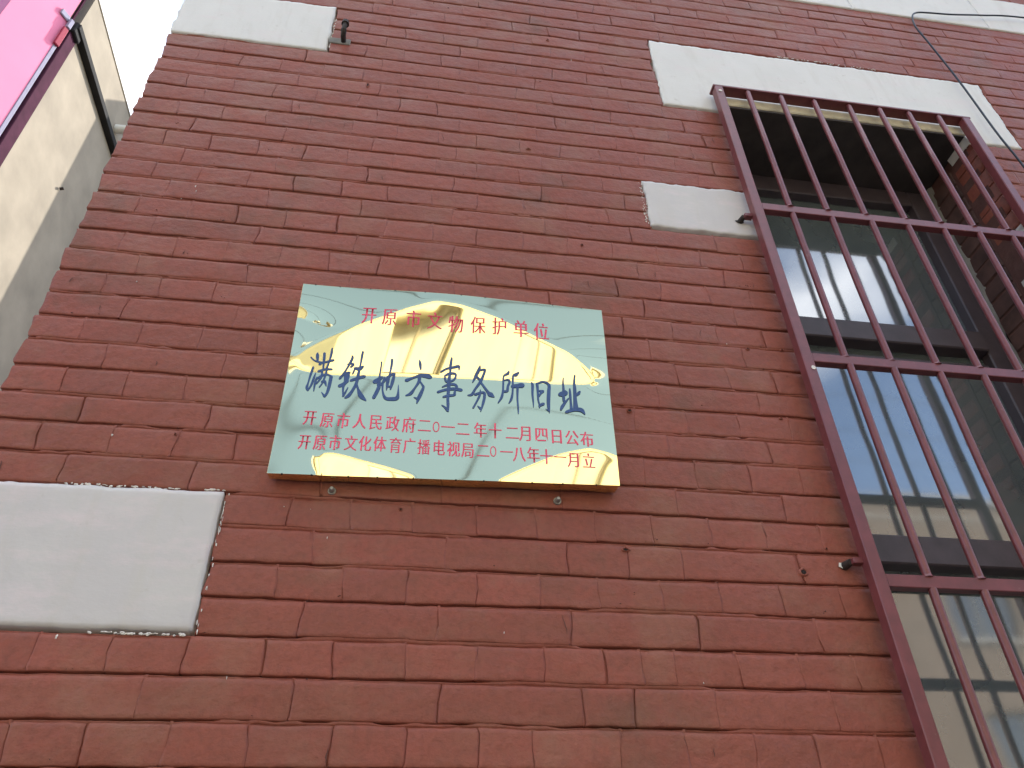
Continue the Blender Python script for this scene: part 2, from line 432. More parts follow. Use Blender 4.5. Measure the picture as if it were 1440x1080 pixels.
bx('roof', M_ROOF, building, EDGE-.02, XR, .0, DEP, J(TOP)+.001, J(TOP)+.06)

# stones: irregular painted outlines, a touch proud of the bricks
def stone(name, x0, x1, z0, z1, mat, seed, proud=.0022, rag=.0028, parent=building, notch=None, right_free=True, depth=.1):
    n1 = vnoise(seed); n2 = vnoise(seed+1); r = random.Random(seed)
    nx = max(8, int((x1-x0)/.009)); nz = max(6, int((z1-z0)/.009)); V = []
    for j in range(nz+1):
        for i in range(nx+1):
            u, v = i/nx, j/nz; x = x0+(x1-x0)*u; z = z0+(z1-z0)*v
            ex = min(1, min(u, 1-u)*nx/2); ez = min(1, min(v, 1-v)*nz/2)
            x += (1-ex)*rag*(n1(z*45+(9 if u > .5 else 0))+.6*n2(z*160)); z += (1-ez)*rag*(n1(x*28+(5 if v > .5 else 77))*.8+.5*n2(x*120))
            if notch and v < .5 and j == 0 and notch[0] < x < notch[1]: z = notch[2]
            edge = (i in (0, nx))+(j in (0, nz))
            y = -proud+.0006*n1(x*20+z*13)+(.0014+.001*n2(x*70+z*50) if edge else 0)
            V.append((x, y, J(z)))
    F = [(j*(nx+1)+i, j*(nx+1)+i+1, (j+1)*(nx+1)+i+1, (j+1)*(nx+1)+i) for j in range(nz) for i in range(nx)]
    w_ = nx+1
    ring = list(range(nx+1))+[j*w_+nx for j in range(1, nz+1)]+[nz*w_+i for i in range(nx-1, -1, -1)]+[j*w_ for j in range(nz-1, 0, -1)]
    b = len(V); n = len(ring)
    for q in ring: V.append((V[q][0], depth, V[q][2]))
    for q in range(n): F.append((ring[q], b+q, b+(q+1) % n, ring[(q+1) % n]))
    m = MB(); m.add(V, F, True); return m.build(name, mat, parent)
o = stone('stone_block', EDGE-.004, -.335, 3*H+.004, 7*H-.003, M_PINKST, 11, rag=.0016); o['label'] = 'grey white corner stone with faint pink smears'
o = stone('stone_block', EDGE-.004, -.336, 30*H+.002, 34*H-.003, M_STONE, 12); o['label'] = 'upper white corner stone'
stone('stone_block', EDGE-.004, -.335, -24*H+.004, -20*H-.003, M_PINKST, 13)
o = stone('stone_block', .632, WX0-.002, 20*H+.006, 23*H-.003, M_PINKST, 14, rag=.0042); o['label'] = 'white block left of the window with ragged paint edge'
stone('stone_block', WX1+.002, 2.176, 20*H+.006, 23*H-.003, M_PINKST, 15, rag=.004)
# lintel: two ears and the span over the opening
lint = stone('stone_lintel', .756, 2.053, 29*H+.003, 35*H-.012, M_STONE, 16, rag=.0034, notch=None)
for v in lint.data.vertices:
    if WX0+.001 < v.co.x < WX1-.001 and v.co.z < J(WZ1+.001): v.co.z = J(WZ1+.001)
lint['label'] = 'white painted lintel with cream lower edge'
bx('lintel_edge', M_CREAM, lint, WX0+.002, WX1-.002, -.0075, .0, J(WZ1)-.0005, J(WZ1)+.044, bev=.003)
# white stone band, blocks butted end to end
xs = [EDGE-.012, -.35, .32, 1.02, 1.69, 2.31, 2.95, 3.6, 4.3, 5.0, 6.0, 7.0, XR]
for i, (a, b) in enumerate(zip(xs[:-1], xs[1:])):
    stone('band_stone', a+.0012, b-.0012, 2.870, 3.157, M_STONE, 40+i, proud=.006, rag=.0012)
cop = bx('coping', M_CREAM, building, EDGE-.05, XR, -.06, .3, J(TOP)-.1, J(TOP), bev=.01)

# reveals of the window opening: brick ends, then cement
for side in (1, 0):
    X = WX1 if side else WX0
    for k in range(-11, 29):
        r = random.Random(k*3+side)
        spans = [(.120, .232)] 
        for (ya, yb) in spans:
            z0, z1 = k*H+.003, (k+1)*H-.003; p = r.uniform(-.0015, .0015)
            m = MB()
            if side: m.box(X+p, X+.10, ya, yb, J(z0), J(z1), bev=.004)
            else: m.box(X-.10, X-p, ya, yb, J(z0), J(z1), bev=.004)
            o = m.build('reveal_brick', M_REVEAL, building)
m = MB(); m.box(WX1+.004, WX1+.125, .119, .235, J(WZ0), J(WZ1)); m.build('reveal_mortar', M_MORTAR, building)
n1 = vnoise(77); m = MB(); vs = []; fs = []
NZ = 110
for j in range(NZ+1):
    z = WZ0+(WZ1-WZ0)*j/NZ
    yf = .222+.016*n1(z*9)+.006*n1(z*41)
    vs += [(WX1+.006, yf+.004, J(z)), (WX1-.005+.003*n1(z*23), yf+.012, J(z)), (WX1-.009+.003*n1(z*17+4), .262, J(z)), (WX1-.010, .30, J(z))]
for j in range(NZ):
    for i in range(3): a = j*4+i; fs.append((a, a+4, a+5, a+1))
m.add(vs, [f[::-1] for f in fs], True); m.build('cement_patch', M_CEMENT, building)
bx('soffit', M_SOFFIT, building, WX0, WX1, .001, .30, J(WZ1)-.004, J(WZ1)-.0006)
bx('window_sill', M_STONE, building, WX0-.06, WX1+.06, -.05, .25, J(WZ0)-.09, J(WZ0)+.004, bev=.008)
# the window itself
win = empty('window'); win.parent = building
FY = .248
def fr(x0, x1, z0, z1, y0=FY, y1=.30, name='window_frame', mat=M_FRAME, bev=.004): return bx(name, mat, win, x0, x1, y0, y1, J(z0), J(z1), bev=bev)
fr(WX0+.001, WX0+.075, WZ0+.005, WZ1-.005); fr(WX1-.082, WX1-.008, WZ0+.005, WZ1-.005)
fr(WX0+.0755, WX1-.0825, WZ1-.085, WZ1-.005); fr(WX0+.0755, WX1-.0825, WZ0+.005, WZ0+.08)
TR = [1.245, .512, -.225]
for z in TR:
    fr(WX0+.0755, WX1-.0825, z, z+.078, FY-.012, .30, 'transom')
    fr(WX0+.0755, WX1-.0825, z-.052, z-.034, FY+.018, .30, 'sash_rail')
lv = [WZ0+.08]+[q for z in TR[::-1] for q in (z, z+.078)]+[WZ1-.085]
for a, b in zip(lv[::2], lv[1::2]):
    fr(WX0+.0755, WX0+.100, a, b-.053 if b < 1.9 else b-.001, .272, .30, 'sash_stile'); 
    bx('glass_pane', M_GLASS, win, WX0+.076, WX1-.083, .282, .288, J(a)-.01, J(b)+.01)
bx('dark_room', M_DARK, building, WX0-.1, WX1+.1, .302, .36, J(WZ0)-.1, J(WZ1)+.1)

# chips, plug holes, specks of white paint
hole_rng = random.Random(5)
def blot(m, x, z, w, h, seed, y=-.0018):
    r = random.Random(seed); n = 11; vs = [(x, y-.0002, J(z))]
    for i in range(n):
        a = 2*math.pi*i/n; k = r.uniform(.6, 1.15); vs.append((x+math.cos(a)*w/2*k, y+.0014, J(z+math.sin(a)*h/2*k)))
    m.add(vs, [(0, 1+(i+1) % n, 1+i) for i in range(n)])
def crater(x, z, w, h, seed):
    """broken out plug hole: a raised lip of paint around a dark hollow"""
    r = random.Random(seed); n = 14; m = MB(); vs = []; prof = [(1.55, .001), (1.2, -.0030), (1.0, -.0034), (.80, -.0016)]
    ks = [r.uniform(.75, 1.2) for _ in range(n)]
    for rad, y in prof:
        for i in range(n):
            a = 2*math.pi*i/n; k = ks[i]*rad; vs.append((x+math.cos(a)*w/2*k, y, J(z+math.sin(a)*h/2*k)))
    fs = [(j*n+i, (j+1)*n+i, (j+1)*n+(i+1) % n, j*n+(i+1) % n) for j in range(3) for i in range(n)]
    m.add(vs, fs, True); o = m.build('plug_hole', M_BRICK, building)
    d = MB(); blot(d, x, z, w*.92, h*.92, seed+1, y=-.0026); d.build('shade_disc', M_HOLE_SHADE, o)  # dark disc, its colour standing in for the shade inside the hole
for i, (x, z, w, h) in enumerate([(.81, .367, .013, .014), (.384, 2.304, .009, .012), (.425, 1.274, .006, .006), (.492, .739, .010, .008),
        (.819, .954, .007, .006), (.855, .747, .007, .006), (.874, .421, .005, .005), (0.0, .461, .006, .006), (-.193, 1.899, .008, .016), (.295, 1.669, .011, .006), (.445, .398, .013, .007),
        (-.452, .602, .005, .004), (.91, .960, .006, .004)]):
    crater(x, z, w, h, 60+i)
m = MB()
for i, (x, z, w, h) in enumerate([(-.263, .135, .0016, .0075), (-.545, .195, .004, .009), (.767, .965, .0016, .006), (.46, 2.194, .002, .012), (-.132, .394, .002, .006), (-.577, 1.353, .003, .010), (-.572, 1.335, .0025, .006),
        (-.60, 1.30, .004, .003), (.20, .225, .0018, .0045), (.56, .145, .0018, .004), (-.22, .455, .003, .002), (-.17, .452, .002, .002), (-.568, .592, .004, .006), (-.63, 1.005, .004, .004), (1.62, 2.87, .01, .004), (2.0, 2.70, .006, .006), (-.35, .36, .0025, .016)]):
    blot(m, x, z, w, h, 300+i, y=-.0022)
for (xa, xb, z, n) in ((-.62, -.42, 7*H-.0005, 34), (-.37, -.335, 7*H+.002, 9), (-.50, -.345, 3*H-.002, 30)):
    for i in range(n):
        x = hole_rng.uniform(xa, xb); blot(m, x, z+hole_rng.uniform(-.0018, .0018), hole_rng.uniform(.004, .012), hole_rng.uniform(.002, .005), i*7+3, y=-.0014)
for i in range(22):
    z = hole_rng.uniform(3*H, 7*H); blot(m, -.328+hole_rng.uniform(-.002, .003), z, hole_rng.uniform(.0012, .0035), hole_rng.uniform(.004, .014), i+900, y=-.0018)
for i in range(70):
    z = hole_rng.uniform(20.2*H, 23*H); blot(m, .628+hole_rng.uniform(-.012, .004), z, hole_rng.uniform(.001, .005), hole_rng.uniform(.002, .008), i+1200, y=-.0018)
for i in range(40):
    z = hole_rng.uniform(30.2*H, 33*H); blot(m, -.331+hole_rng.uniform(-.002, .004), z, hole_rng.uniform(.001, .005), hole_rng.uniform(.003, .010), i+1500, y=-.0018)
for i in range(40):
    blot(m, hole_rng.uniform(1.25, 1.65), 35*H+hole_rng.uniform(-.004, .004), hole_rng.uniform(.004, .016), hole_rng.uniform(.002, .005), i+1800, y=-.0018)
tag(m.build('paint_specks', M_CHIP, building), kind='stuff')
# pits and short cracks in the old paint
m = MB(); r = random.Random(21)
def clear(x, z): return EDGE+.02 < x < 2.6 and not (WX0-.03 < x < WX1+.01 and WZ0-.1 < z < WZ1+.05) and not any(a-.01 < x < b+.01 and k0*H-.006 < z < k1*H+.006 for a, b, k0, k1 in BLOCKS)
for i in range(340):
    x = r.uniform(EDGE, 2.4); k = r.randrange(-1, 41); z = k*H+(r.uniform(-.004, .012) if r.random() < .7 else r.uniform(.01, .06))
    if not clear(x, z): continue
    for q in range(r.choice((1, 1, 2, 4))):
        blot(m, x+r.uniform(-.008, .008), z+r.uniform(-.004, .004), r.uniform(.0012, .0055), r.uniform(.0008, .0026), 4000+i*5+q, y=-.0012)
for i in range(75):
    x = r.uniform(EDGE, 2.4); k = r.randrange(-1, 41); z = k*H+r.uniform(.002, .03); n = r.randrange(4, 9)
    if not clear(x, z) or not clear(x, z+.03): continue
    vs = []; w0 = r.uniform(.0005, .0011)
    for j in range(n):
        w_ = w0*math.sin(math.pi*(j+.4)/n); vs += [(x-w_, -.0013, J(z)), (x+w_, -.0013, J(z))]; z += r.uniform(.003, .006); x += r.uniform(-.0022, .0022)
    m.add(vs, [(2*j, 2*j+1, 2*j+3, 2*j+2) for j in range(n-1)])
tag(m.build('paint_pits', M_PIT, building), kind='stuff')
# ------------------------------------------------------------------ the window grille
gr = tag(empty('window_grille', (1.4, 0, J(.6))), 'maroon painted steel grille bolted over the tall window', 'grille')
gr_inv = Matrix.Translation((-1.4, 0, -J(.6)))
def gpart(m, name, mat=M_GRILLE):
    m.v = [(x-1.4, y, z-J(.6)) for x, y, z in m.v]; return m.build(name, mat, gr)
GZ0, GZ1 = -.86, 2.066
for a, b in ((.926, .954), (1.824, 1.852)):
    m = MB(); m.box(a, b, -.050, -.022, J(GZ0), J(GZ1), bev=.0022); gpart(m, 'stile')
rails = [(GZ1-.009, .009, -.049, -.012), (1.450, .028, -.046, -.024), (.892, .027, -.046, -.024), (.324, .027, -.046, -.024), (-.245, .027, -.046, -.024), (GZ0, .028, -.046, -.024)]
for z, hh, ya, yb in rails:
    x0, x1 = (.9545, 1.8235) if hh > .01 else (.922, 1.858)
    if hh < .01: z += .0095
    m = MB(); m.box(x0, x1, ya, yb, J(z), J(z+hh), bev=.0016); gpart(m, 'rail')
bxs = [1.046, 1.161, 1.283, 1.403, 1.515, 1.625, 1.739]
edges = [(rails[1][0]+.028, GZ1+.0005), (rails[2][0]+.027, rails[1][0]), (rails[3][0]+.027, rails[2][0]), (rails[4][0]+.027, rails[3][0]), (GZ0+.028, rails[4][0])]
r = random.Random(4)
for si, (a, b) in enumerate(edges):
    for x in bxs:
        sh = r.uniform(-.004, .004)+(.004 if si else 0); yy = -.039+r.uniform(-.002, .002)
        m = MB(); m.tube([(x+sh, yy, J(a-.003)), (x+sh*.6, yy, J((a+b)/2)), (x+sh, yy, J(b-.004)), (x+sh, yy, J(b-(.010 if si == 0 else -.002)))], .0088, n=10); o = gpart(m, 'bar')
        w_ = MB(); w_.tube([(x+sh, yy+.001, J(a-.0025)), (x+sh, yy+.001, J(a+.004))], [.0122, .0092], n=9)
        w_.v = [(p-1.4, q, z-J(.6)) for p, q, z in w_.v]; w_.build('weld', M_GRILLE, o)
for (x, z, s) in ((.928, 1.437, -1), (.930, .384, -1), (1.850, 1.437, 1), (1.850, .384, 1), (.93, -.62, -1), (1.85, -.62, 1)):
    m = MB(); xa = x+s*.024
    m.box(min(x, xa), max(x, xa), -.032, -.014, J(z-.006), J(z+.006), bev=.001); gpart(m, 'bracket')
    m = MB(); m.tube([(xa, -.022, J(z)), (xa+s*.004, .002, J(z))], [.007, .009], n=9); gpart(m, 'bolt', M_IRON)
    m = MB(); blot(m, xa+s*.006, z, .026, .018, int(z*100), y=-.0045); gpart(m, 'worn_patch', M_CHIP if z < 1 else M_IRON)
m = MB(); m.tube([(.9395, -.0505, J(GZ1-.03)), (.9395, -.052, J(GZ1-.03))], .006, n=8); gpart(m, 'chip', M_CHIP)
m = MB(); m.tube([(.945, -.0505, J(.868)), (.945, -.0515, J(.868))], .006, n=7); gpart(m, 'chip', M_CHIP)

# ------------------------------------------------------------------ the engraved brass plate
CAMY, CAMZJ = -1.36383, -0.27118
PQ = np.array([[-.257,.506],[.436,.520],[-.258,1.006],[.437,.986]])   # corners of the plate: lower left, lower right, upper left, upper right
def poly_sd(X, Z, poly):
    """signed distance to a closed outline, positive inside"""
    P_ = np.array(poly); n = len(P_); d = np.full(X.shape, 1e9); ins = np.zeros(X.shape, bool)
    for i in range(n):
        a = P_[i]; b = P_[(i+1) % n]; e = b-a
        t = np.clip(((X-a[0])*e[0]+(Z-a[1])*e[1])/(e@e), 0, 1)
        d = np.minimum(d, np.hypot(X-a[0]-t*e[0], Z-a[1]-t*e[1]))
        c = ((a[1] > Z) != (b[1] > Z)) & (X < (b[0]-a[0])*(Z-a[1])/(b[1]-a[1]+1e-12)+a[0])
        ins ^= c
    return np.where(ins, d, -d)
def warp_field(dents, NS=201, NT=161):
    """relief of the buckled sheet: h(s,t) = how far the metal stands off the wall"""
    s = np.linspace(0, 1, NS)[:, None]; t = np.linspace(0, 1, NT)[None, :]
    X = (1-t)*((1-s)*PQ[0,0]+s*PQ[1,0])+t*((1-s)*PQ[2,0]+s*PQ[3,0])
    Z = (1-t)*((1-s)*PQ[0,1]+s*PQ[1,1])+t*((1-s)*PQ[2,1]+s*PQ[3,1])
    dy = 1.33; el = np.arctan2(Z-CAMZJ, np.hypot(X, dy)); az = np.arctan2(X, dy)
    Er = np.arctan(.65*np.cos(az+math.radians(25))/math.cos(math.radians(25)))
    Treq = (el-Er)/2
    w = np.zeros(X.shape)
    for p in dents:
        w = np.maximum(w, np.clip(poly_sd(X, Z, p)/.012+.5, 0, 1))
    w = w*w*(3-2*w)
    Tout = np.minimum(Treq-math.radians(1.3), math.radians(1.2))
    Tin = Treq+math.radians(2.3)
    T = Tout*(1-w)+Tin*w
    k = np.array([1, 4, 6, 4, 1.])/16
    for _ in range(2):
        T = np.apply_along_axis(lambda m: np.convolve(np.pad(m, 2, 'edge'), k, 'valid'), 0, T)
        T = np.apply_along_axis(lambda m: np.convolve(np.pad(m, 2, 'edge'), k, 'valid'), 1, T)
    # springy sheet: follow the wanted fall of the face but spread sudden sideways steps
    dz = Z[:, 1:]-Z[:, :-1]; Tm = (T[:, 1:]+T[:, :-1])/2; wm = (w[:, 1:]+w[:, :-1])/2
    near = np.clip(1-np.abs(wm-.5)*2, 0, 1)
    Tq = (Treq[:, 1:]+Treq[:, :-1])/2; free = np.where(Tm < Tq-math.radians(1.9), .10, 1.0)*(1-wm)+1.0*wm
    A = np.clip(free+near, .1, 1)
    lam = .28*(np.mean(dz)/.003465)**2*1.0
    h = np.cumsum(np.concatenate([np.zeros((NS, 1)), Tm*dz], axis=1), axis=1)
    for it in range(2500):
        up = np.zeros_like(h); wt = np.zeros_like(h)
        up[:, 1:] += A*(h[:, :-1]+Tm*dz); wt[:, 1:] += A
        up[:, :-1] += A*(h[:, 1:]-Tm*dz); wt[:, :-1] += A
        up[1:] += lam*h[:-1]; wt[1:] += lam
        up[:-1] += lam*h[1:]; wt[:-1] += lam
        h = .15*h+.85*up/wt
    h -= h[:, 0].mean()
    T = np.gradient(h, axis=1)/np.gradient(Z, axis=1)
    return X, Z, h, T
DENTS = [[(-0.245, 0.792), (-0.234, 0.819), (-0.187, 0.858), (-0.1, 0.906), (-0.022, 0.949), (0.045, 0.977), (0.108, 0.969), (0.191, 0.938), (0.272, 0.893), (0.353, 0.852), (0.391, 0.814), (0.404, 0.781), (0.387, 0.768), (0.315, 0.765), (0.189, 0.769), (0.034, 0.768), (-0.145, 0.759), (-0.227, 0.765)], [(-0.163, 0.507), (-0.166, 0.552), (-0.144, 0.56), (-0.094, 0.546), (-0.031, 0.531), (0.018, 0.516), (0.014, 0.469), (-0.157, 0.458)], [(0.186, 0.513), (0.244, 0.545), (0.32, 0.584), (0.381, 0.603), (0.423, 0.592), (0.454, 0.568), (0.456, 0.461), (0.186, 0.477)]]
BRUSH = [[(-202.0,813.0,1.0),(-201.0,805.0,5.9),(-199.0,791.0,3.3)],[(-214.0,800.0,2.6),(-209.0,794.0,2.6),(-199.0,789.0,3.6),(-185.0,788.0,3.9),(-166.0,795.0,5.1)],[(-187.0,812.0,4.6),(-186.0,797.0,4.5),(-185.0,769.0,2.6)],[(-172.0,826.0,2.6),(-172.0,813.0,4.2),(-174.0,794.0,3.1),(-178.0,771.0,3.8)],[(-194.0,782.0,4.6),(-186.0,789.0,3.1)],[(-194.0,764.0,4.6),(-181.0,770.0,4.6),(-167.0,771.0,4.6)],[(-206.0,774.0,4.1),(-209.0,753.0,3.6),(-211.0,732.0,2.6),(-212.0,720.0,5.1),(-209.0,712.0,3.2)],[(-209.0,712.0,2.1),(-204.0,727.0,3.6),(-201.0,746.0,3.8),(-199.0,760.0,1.0)],[(-195.0,749.0,2.1),(-197.0,733.0,3.9),(-197.0,711.0,1.5)],[(-195.0,743.0,2.6),(-187.0,752.0,4.5),(-175.0,757.0,3.6),(-164.0,751.0,4.1)],[(-166.0,751.0,5.8),(-167.0,729.0,5.8),(-169.0,710.0,4.6),(-173.0,699.0,3.8)],[(-173.0,699.0,5.1),(-181.0,710.0,0.8)],[(-187.0,767.0,3.9),(-186.0,750.0,3.6),(-194.0,731.0,2.6)],[(-177.0,768.0,3.1),(-179.0,750.0,3.2),(-182.0,734.0,2.6),(-187.0,722.0,2.1)],[(-184.0,737.0,3.3),(-178.0,738.0,5.8),(-173.0,726.0,1.5)],[(-128.0,809.0,2.6),(-127.0,801.0,4.6),(-137.0,771.0,3.2),(-146.0,751.0,4.5),(-149.0,746.0,1.5)],[(-135.0,786.0,2.6),(-127.0,788.0,3.7),(-123.0,786.0,4.6),(-128.0,779.0,3.2)],[(-142.0,758.0,5.1),(-133.0,763.0,6.1),(-129.0,765.0,5.1)],[(-134.0,760.0,11.5),(-134.0,743.0,7.7),(-138.0,727.0,4.1),(-136.0,703.0,2.6)],[(-146.0,728.0,7.0),(-138.0,734.0,6.5),(-130.0,743.0,4.5)],[(-136.0,702.0,3.8),(-132.0,713.0,3.1),(-128.0,726.0,1.3)],[(-106.0,821.0,3.9),(-107.0,807.0,4.2),(-108.0,787.0,3.1),(-110.0,763.0,5.2),(-112.0,738.0,5.1),(-119.0,716.0,5.1),(-125.0,704.0,6.5),(-131.0,698.0,3.8)],[(-119.0,775.0,2.6),(-121.0,766.0,3.1),(-123.0,761.0,1.0)],[(-119.0,777.0,5.1),(-109.0,776.0,7.7),(-102.0,783.0,3.8)],[(-124.0,744.0,5.1),(-111.0,751.0,6.1),(-97.0,757.0,6.6)],[(-112.0,738.0,4.1),(-107.0,723.0,4.1),(-99.0,705.0,9.2),(-88.0,694.0,2.6)],[(-64.0,797.0,3.2),(-64.0,786.0,2.6),(-65.0,764.0,3.1),(-65.0,745.0,6.1),(-66.0,735.0,5.3)],[(-74.0,744.0,9.5),(-67.0,750.0,8.9),(-60.0,758.0,5.1)],[(-64.0,732.0,6.3),(-68.0,717.0,6.4),(-73.0,702.0,5.9)],[(-55.0,758.0,2.6),(-57.0,739.0,3.7),(-55.0,718.0,3.1),(-48.0,703.0,6.1),(-35.0,702.0,7.8),(-25.0,705.0,7.7),(-23.0,717.0,4.1),(-24.0,740.0,0.8)],[(-42.0,805.0,4.5),(-42.0,790.0,4.2),(-44.0,769.0,3.1),(-47.0,746.0,5.9),(-48.0,724.0,1.3)],[(-61.0,736.0,3.8),(-51.0,754.0,5.1),(-39.0,767.0,4.2),(-33.0,768.0,3.1)],[(-34.0,768.0,4.1),(-37.0,747.0,5.9),(-40.0,727.0,2.6)],[(-46.0,734.0,3.8),(-41.0,734.0,3.9)],[(17.0,809.0,1.0),(19.0,799.0,5.1),(21.0,785.0,3.2)],[(-8.0,753.0,7.2),(6.0,761.0,4.1),(20.0,768.0,6.4),(33.0,768.0,8.9),(42.0,766.0,9.7)],[(19.0,768.0,7.7),(19.0,753.0,5.3),(11.0,734.0,3.6),(3.0,719.0,6.1),(-7.0,713.0,2.0)],[(21.0,753.0,2.6),(27.0,743.0,3.6),(29.0,737.0,4.6),(24.0,719.0,6.5),(20.0,707.0,6.1),(17.0,694.0,1.5)],[(19.0,706.0,5.3),(10.0,710.0,1.0)],[(87.0,819.0,3.6),(86.0,807.0,4.9),(85.0,796.0,5.1),(85.0,781.0,4.2),(83.0,760.0,6.4),(83.0,741.0,6.4),(82.0,712.0,5.2),(83.0,694.0,5.1),(83.0,679.0,3.2)],[(65.0,781.0,3.8),(77.0,790.0,3.8),(93.0,795.0,5.3),(103.0,798.0,5.1),(104.0,789.0,1.9)],[(73.0,771.0,2.6),(84.0,778.0,5.1),(96.0,778.0,4.1),(97.0,770.0,3.6),(91.0,760.0,3.8),(78.0,756.0,3.8),(74.0,767.0,4.1)],[(69.0,741.0,2.0),(81.0,748.0,4.6),(94.0,750.0,5.1),(100.0,745.0,4.5),(101.0,735.0,3.2)],[(60.0,727.0,4.6),(75.0,734.0,5.1),(94.0,738.0,6.4),(110.0,736.0,6.6)],[(72.0,715.0,3.6),(82.0,719.0,5.2),(95.0,722.0,4.6),(96.0,727.0,4.6),(97.0,735.0,3.1)],[(83.0,680.0,5.2),(76.0,689.0,3.6),(69.0,694.0,1.3)],[(150.0,804.0,1.0),(148.0,794.0,5.8),(141.0,776.0,5.9),(134.0,758.0,1.6)],[(150.0,791.0,3.8),(160.0,793.0,4.5),(159.0,784.0,4.5),(151.0,761.0,5.2),(140.0,741.0,3.9),(133.0,726.0,5.1),(124.0,723.0,2.0)],[(141.0,775.0,4.5),(149.0,767.0,4.2),(153.0,758.0,3.7),(167.0,735.0,5.2),(173.0,728.0,10.2),(181.0,722.0,2.0)],[(140.0,726.0,5.1),(150.0,731.0,4.5),(159.0,732.0,5.1),(160.0,721.0,5.1),(157.0,704.0,4.6),(152.0,683.0,1.6)],[(152.0,690.0,5.1),(145.0,697.0,1.0)],[(151.0,740.0,1.5),(150.0,726.0,4.0),(143.0,707.0,3.2),(136.0,691.0,3.2)],[(213.0,792.0,3.1),(211.0,786.0,5.2),(202.0,779.0,3.2),(201.0,763.0,3.2),(200.0,741.0,3.6),(197.0,723.0,4.6),(189.0,707.0,1.6)],[(203.0,768.0,2.0),(211.0,770.0,3.8),(215.0,765.0,3.9),(211.0,753.0,4.5),(209.0,740.0,5.1),(201.0,738.0,4.5)],[(235.0,790.0,3.1),(229.0,784.0,7.0),(223.0,781.0,3.9),(222.0,769.0,3.6),(221.0,740.0,3.3),(218.0,720.0,4.5),(212.0,707.0,1.5)],[(221.0,753.0,7.7),(232.0,755.0,8.4),(242.0,757.0,11.5)],[(232.0,750.0,4.6),(231.0,722.0,3.2),(232.0,694.0,2.6),(232.0,681.0,1.2)],[(263.0,766.0,2.1),(265.0,758.0,4.8),(264.0,734.0,3.7),(265.0,716.0,2.7),(265.0,700.0,0.9)],[(275.0,764.0,4.8),(276.0,748.0,4.3),(276.0,721.0,3.1),(278.0,708.0,2.6),(278.0,700.0,2.7)],[(276.0,764.0,3.3),(289.0,769.0,3.7),(301.0,762.0,5.4),(300.0,742.0,6.5),(298.0,716.0,6.4),(298.0,699.0,4.8),(299.0,687.0,1.0)],[(297.0,693.0,3.4),(291.0,697.0,0.7)],[(278.0,729.0,2.2),(283.0,739.0,4.3),(288.0,743.0,4.3)],[(279.0,744.0,3.2),(288.0,744.0,4.3)],[(278.0,705.0,5.1),(287.0,710.0,6.0)],[(334.0,782.0,1.6),(333.0,771.0,2.7),(333.0,751.0,4.3),(332.0,735.0,5.3),(332.0,719.0,4.3)],[(325.0,737.0,9.8),(336.0,742.0,10.6),(337.0,747.0,4.3)],[(343.0,728.0,2.1),(335.0,717.0,4.3),(327.0,704.0,5.9),(324.0,696.0,3.0)],[(347.0,754.0,2.6),(347.0,739.0,4.3),(347.0,719.0,3.8),(347.0,701.0,5.3)],[(360.0,790.0,3.1),(358.0,772.0,4.0),(358.0,753.0,5.9),(357.0,726.0,6.5),(357.0,701.0,9.8)],[(360.0,736.0,2.6),(366.0,743.0,6.0),(369.0,748.0,3.2)],[(335.0,691.0,5.3),(346.0,696.0,6.4),(357.0,699.0,7.5),(369.0,698.0,8.7),(376.0,687.0,1.3)]]
LINES = [[('开',-102.0,921.0,31.0,46.0),('原',-56.0,919.0,31.0,45.0),('市',-3.0,917.0,32.0,43.0),('文',45.0,915.0,32.0,43.0),('物',93.0,909.0,32.0,43.0),('保',143.0,910.0,32.0,43.0),('护',192.0,910.0,32.0,44.0),('单',241.0,907.0,33.0,45.0),('位',288.0,903.0,33.0,46.0)],[('开',-196.0,643.0,25.0,35.0),('原',-161.0,639.0,25.0,36.0),('市',-129.0,639.0,25.0,36.0),('人',-96.0,640.0,26.0,35.0),('民',-63.0,640.0,26.0,36.0),('政',-29.0,639.0,26.0,35.0),('府',4.0,638.0,26.0,36.0),('二',36.0,639.0,26.0,35.0),('O',60.0,638.0,27.0,35.0),('一',84.0,638.0,27.0,35.0),('二',115.0,636.0,27.0,36.0),('年',151.0,635.0,26.0,35.0),('十',182.0,635.0,26.0,36.0),('二',218.0,632.0,27.0,35.0),('月',246.0,632.0,27.0,36.0),('四',279.0,631.0,27.0,35.0),('日',311.0,628.0,27.0,35.0),('公',343.0,626.0,28.0,35.0),('布',375.0,624.0,27.0,35.0)],[('开',-198.0,583.0,23.0,34.0),('原',-168.0,583.0,24.0,35.0),('市',-139.0,584.0,23.0,34.0),('文',-108.0,585.0,24.0,34.0),('化',-80.0,586.0,24.0,34.0),('体',-51.0,587.0,24.0,34.0),('育',-20.0,586.0,24.0,35.0),('广',8.0,587.0,24.0,34.0),('播',37.0,586.0,24.0,34.0),('电',67.0,586.0,24.0,35.0),('视',97.0,585.0,25.0,34.0),('局',126.0,584.0,25.0,35.0),('二',157.0,585.0,25.0,35.0),('O',178.0,585.0,25.0,34.0),('一',205.0,584.0,25.0,34.0),('八',231.0,581.0,25.0,35.0),('年',260.0,580.0,25.0,35.0),('十',287.0,577.0,25.0,34.0),('一',315.0,577.0,25.0,34.0),('月',344.0,573.0,26.0,33.0),('立',375.0,572.0,25.0,33.0)]]

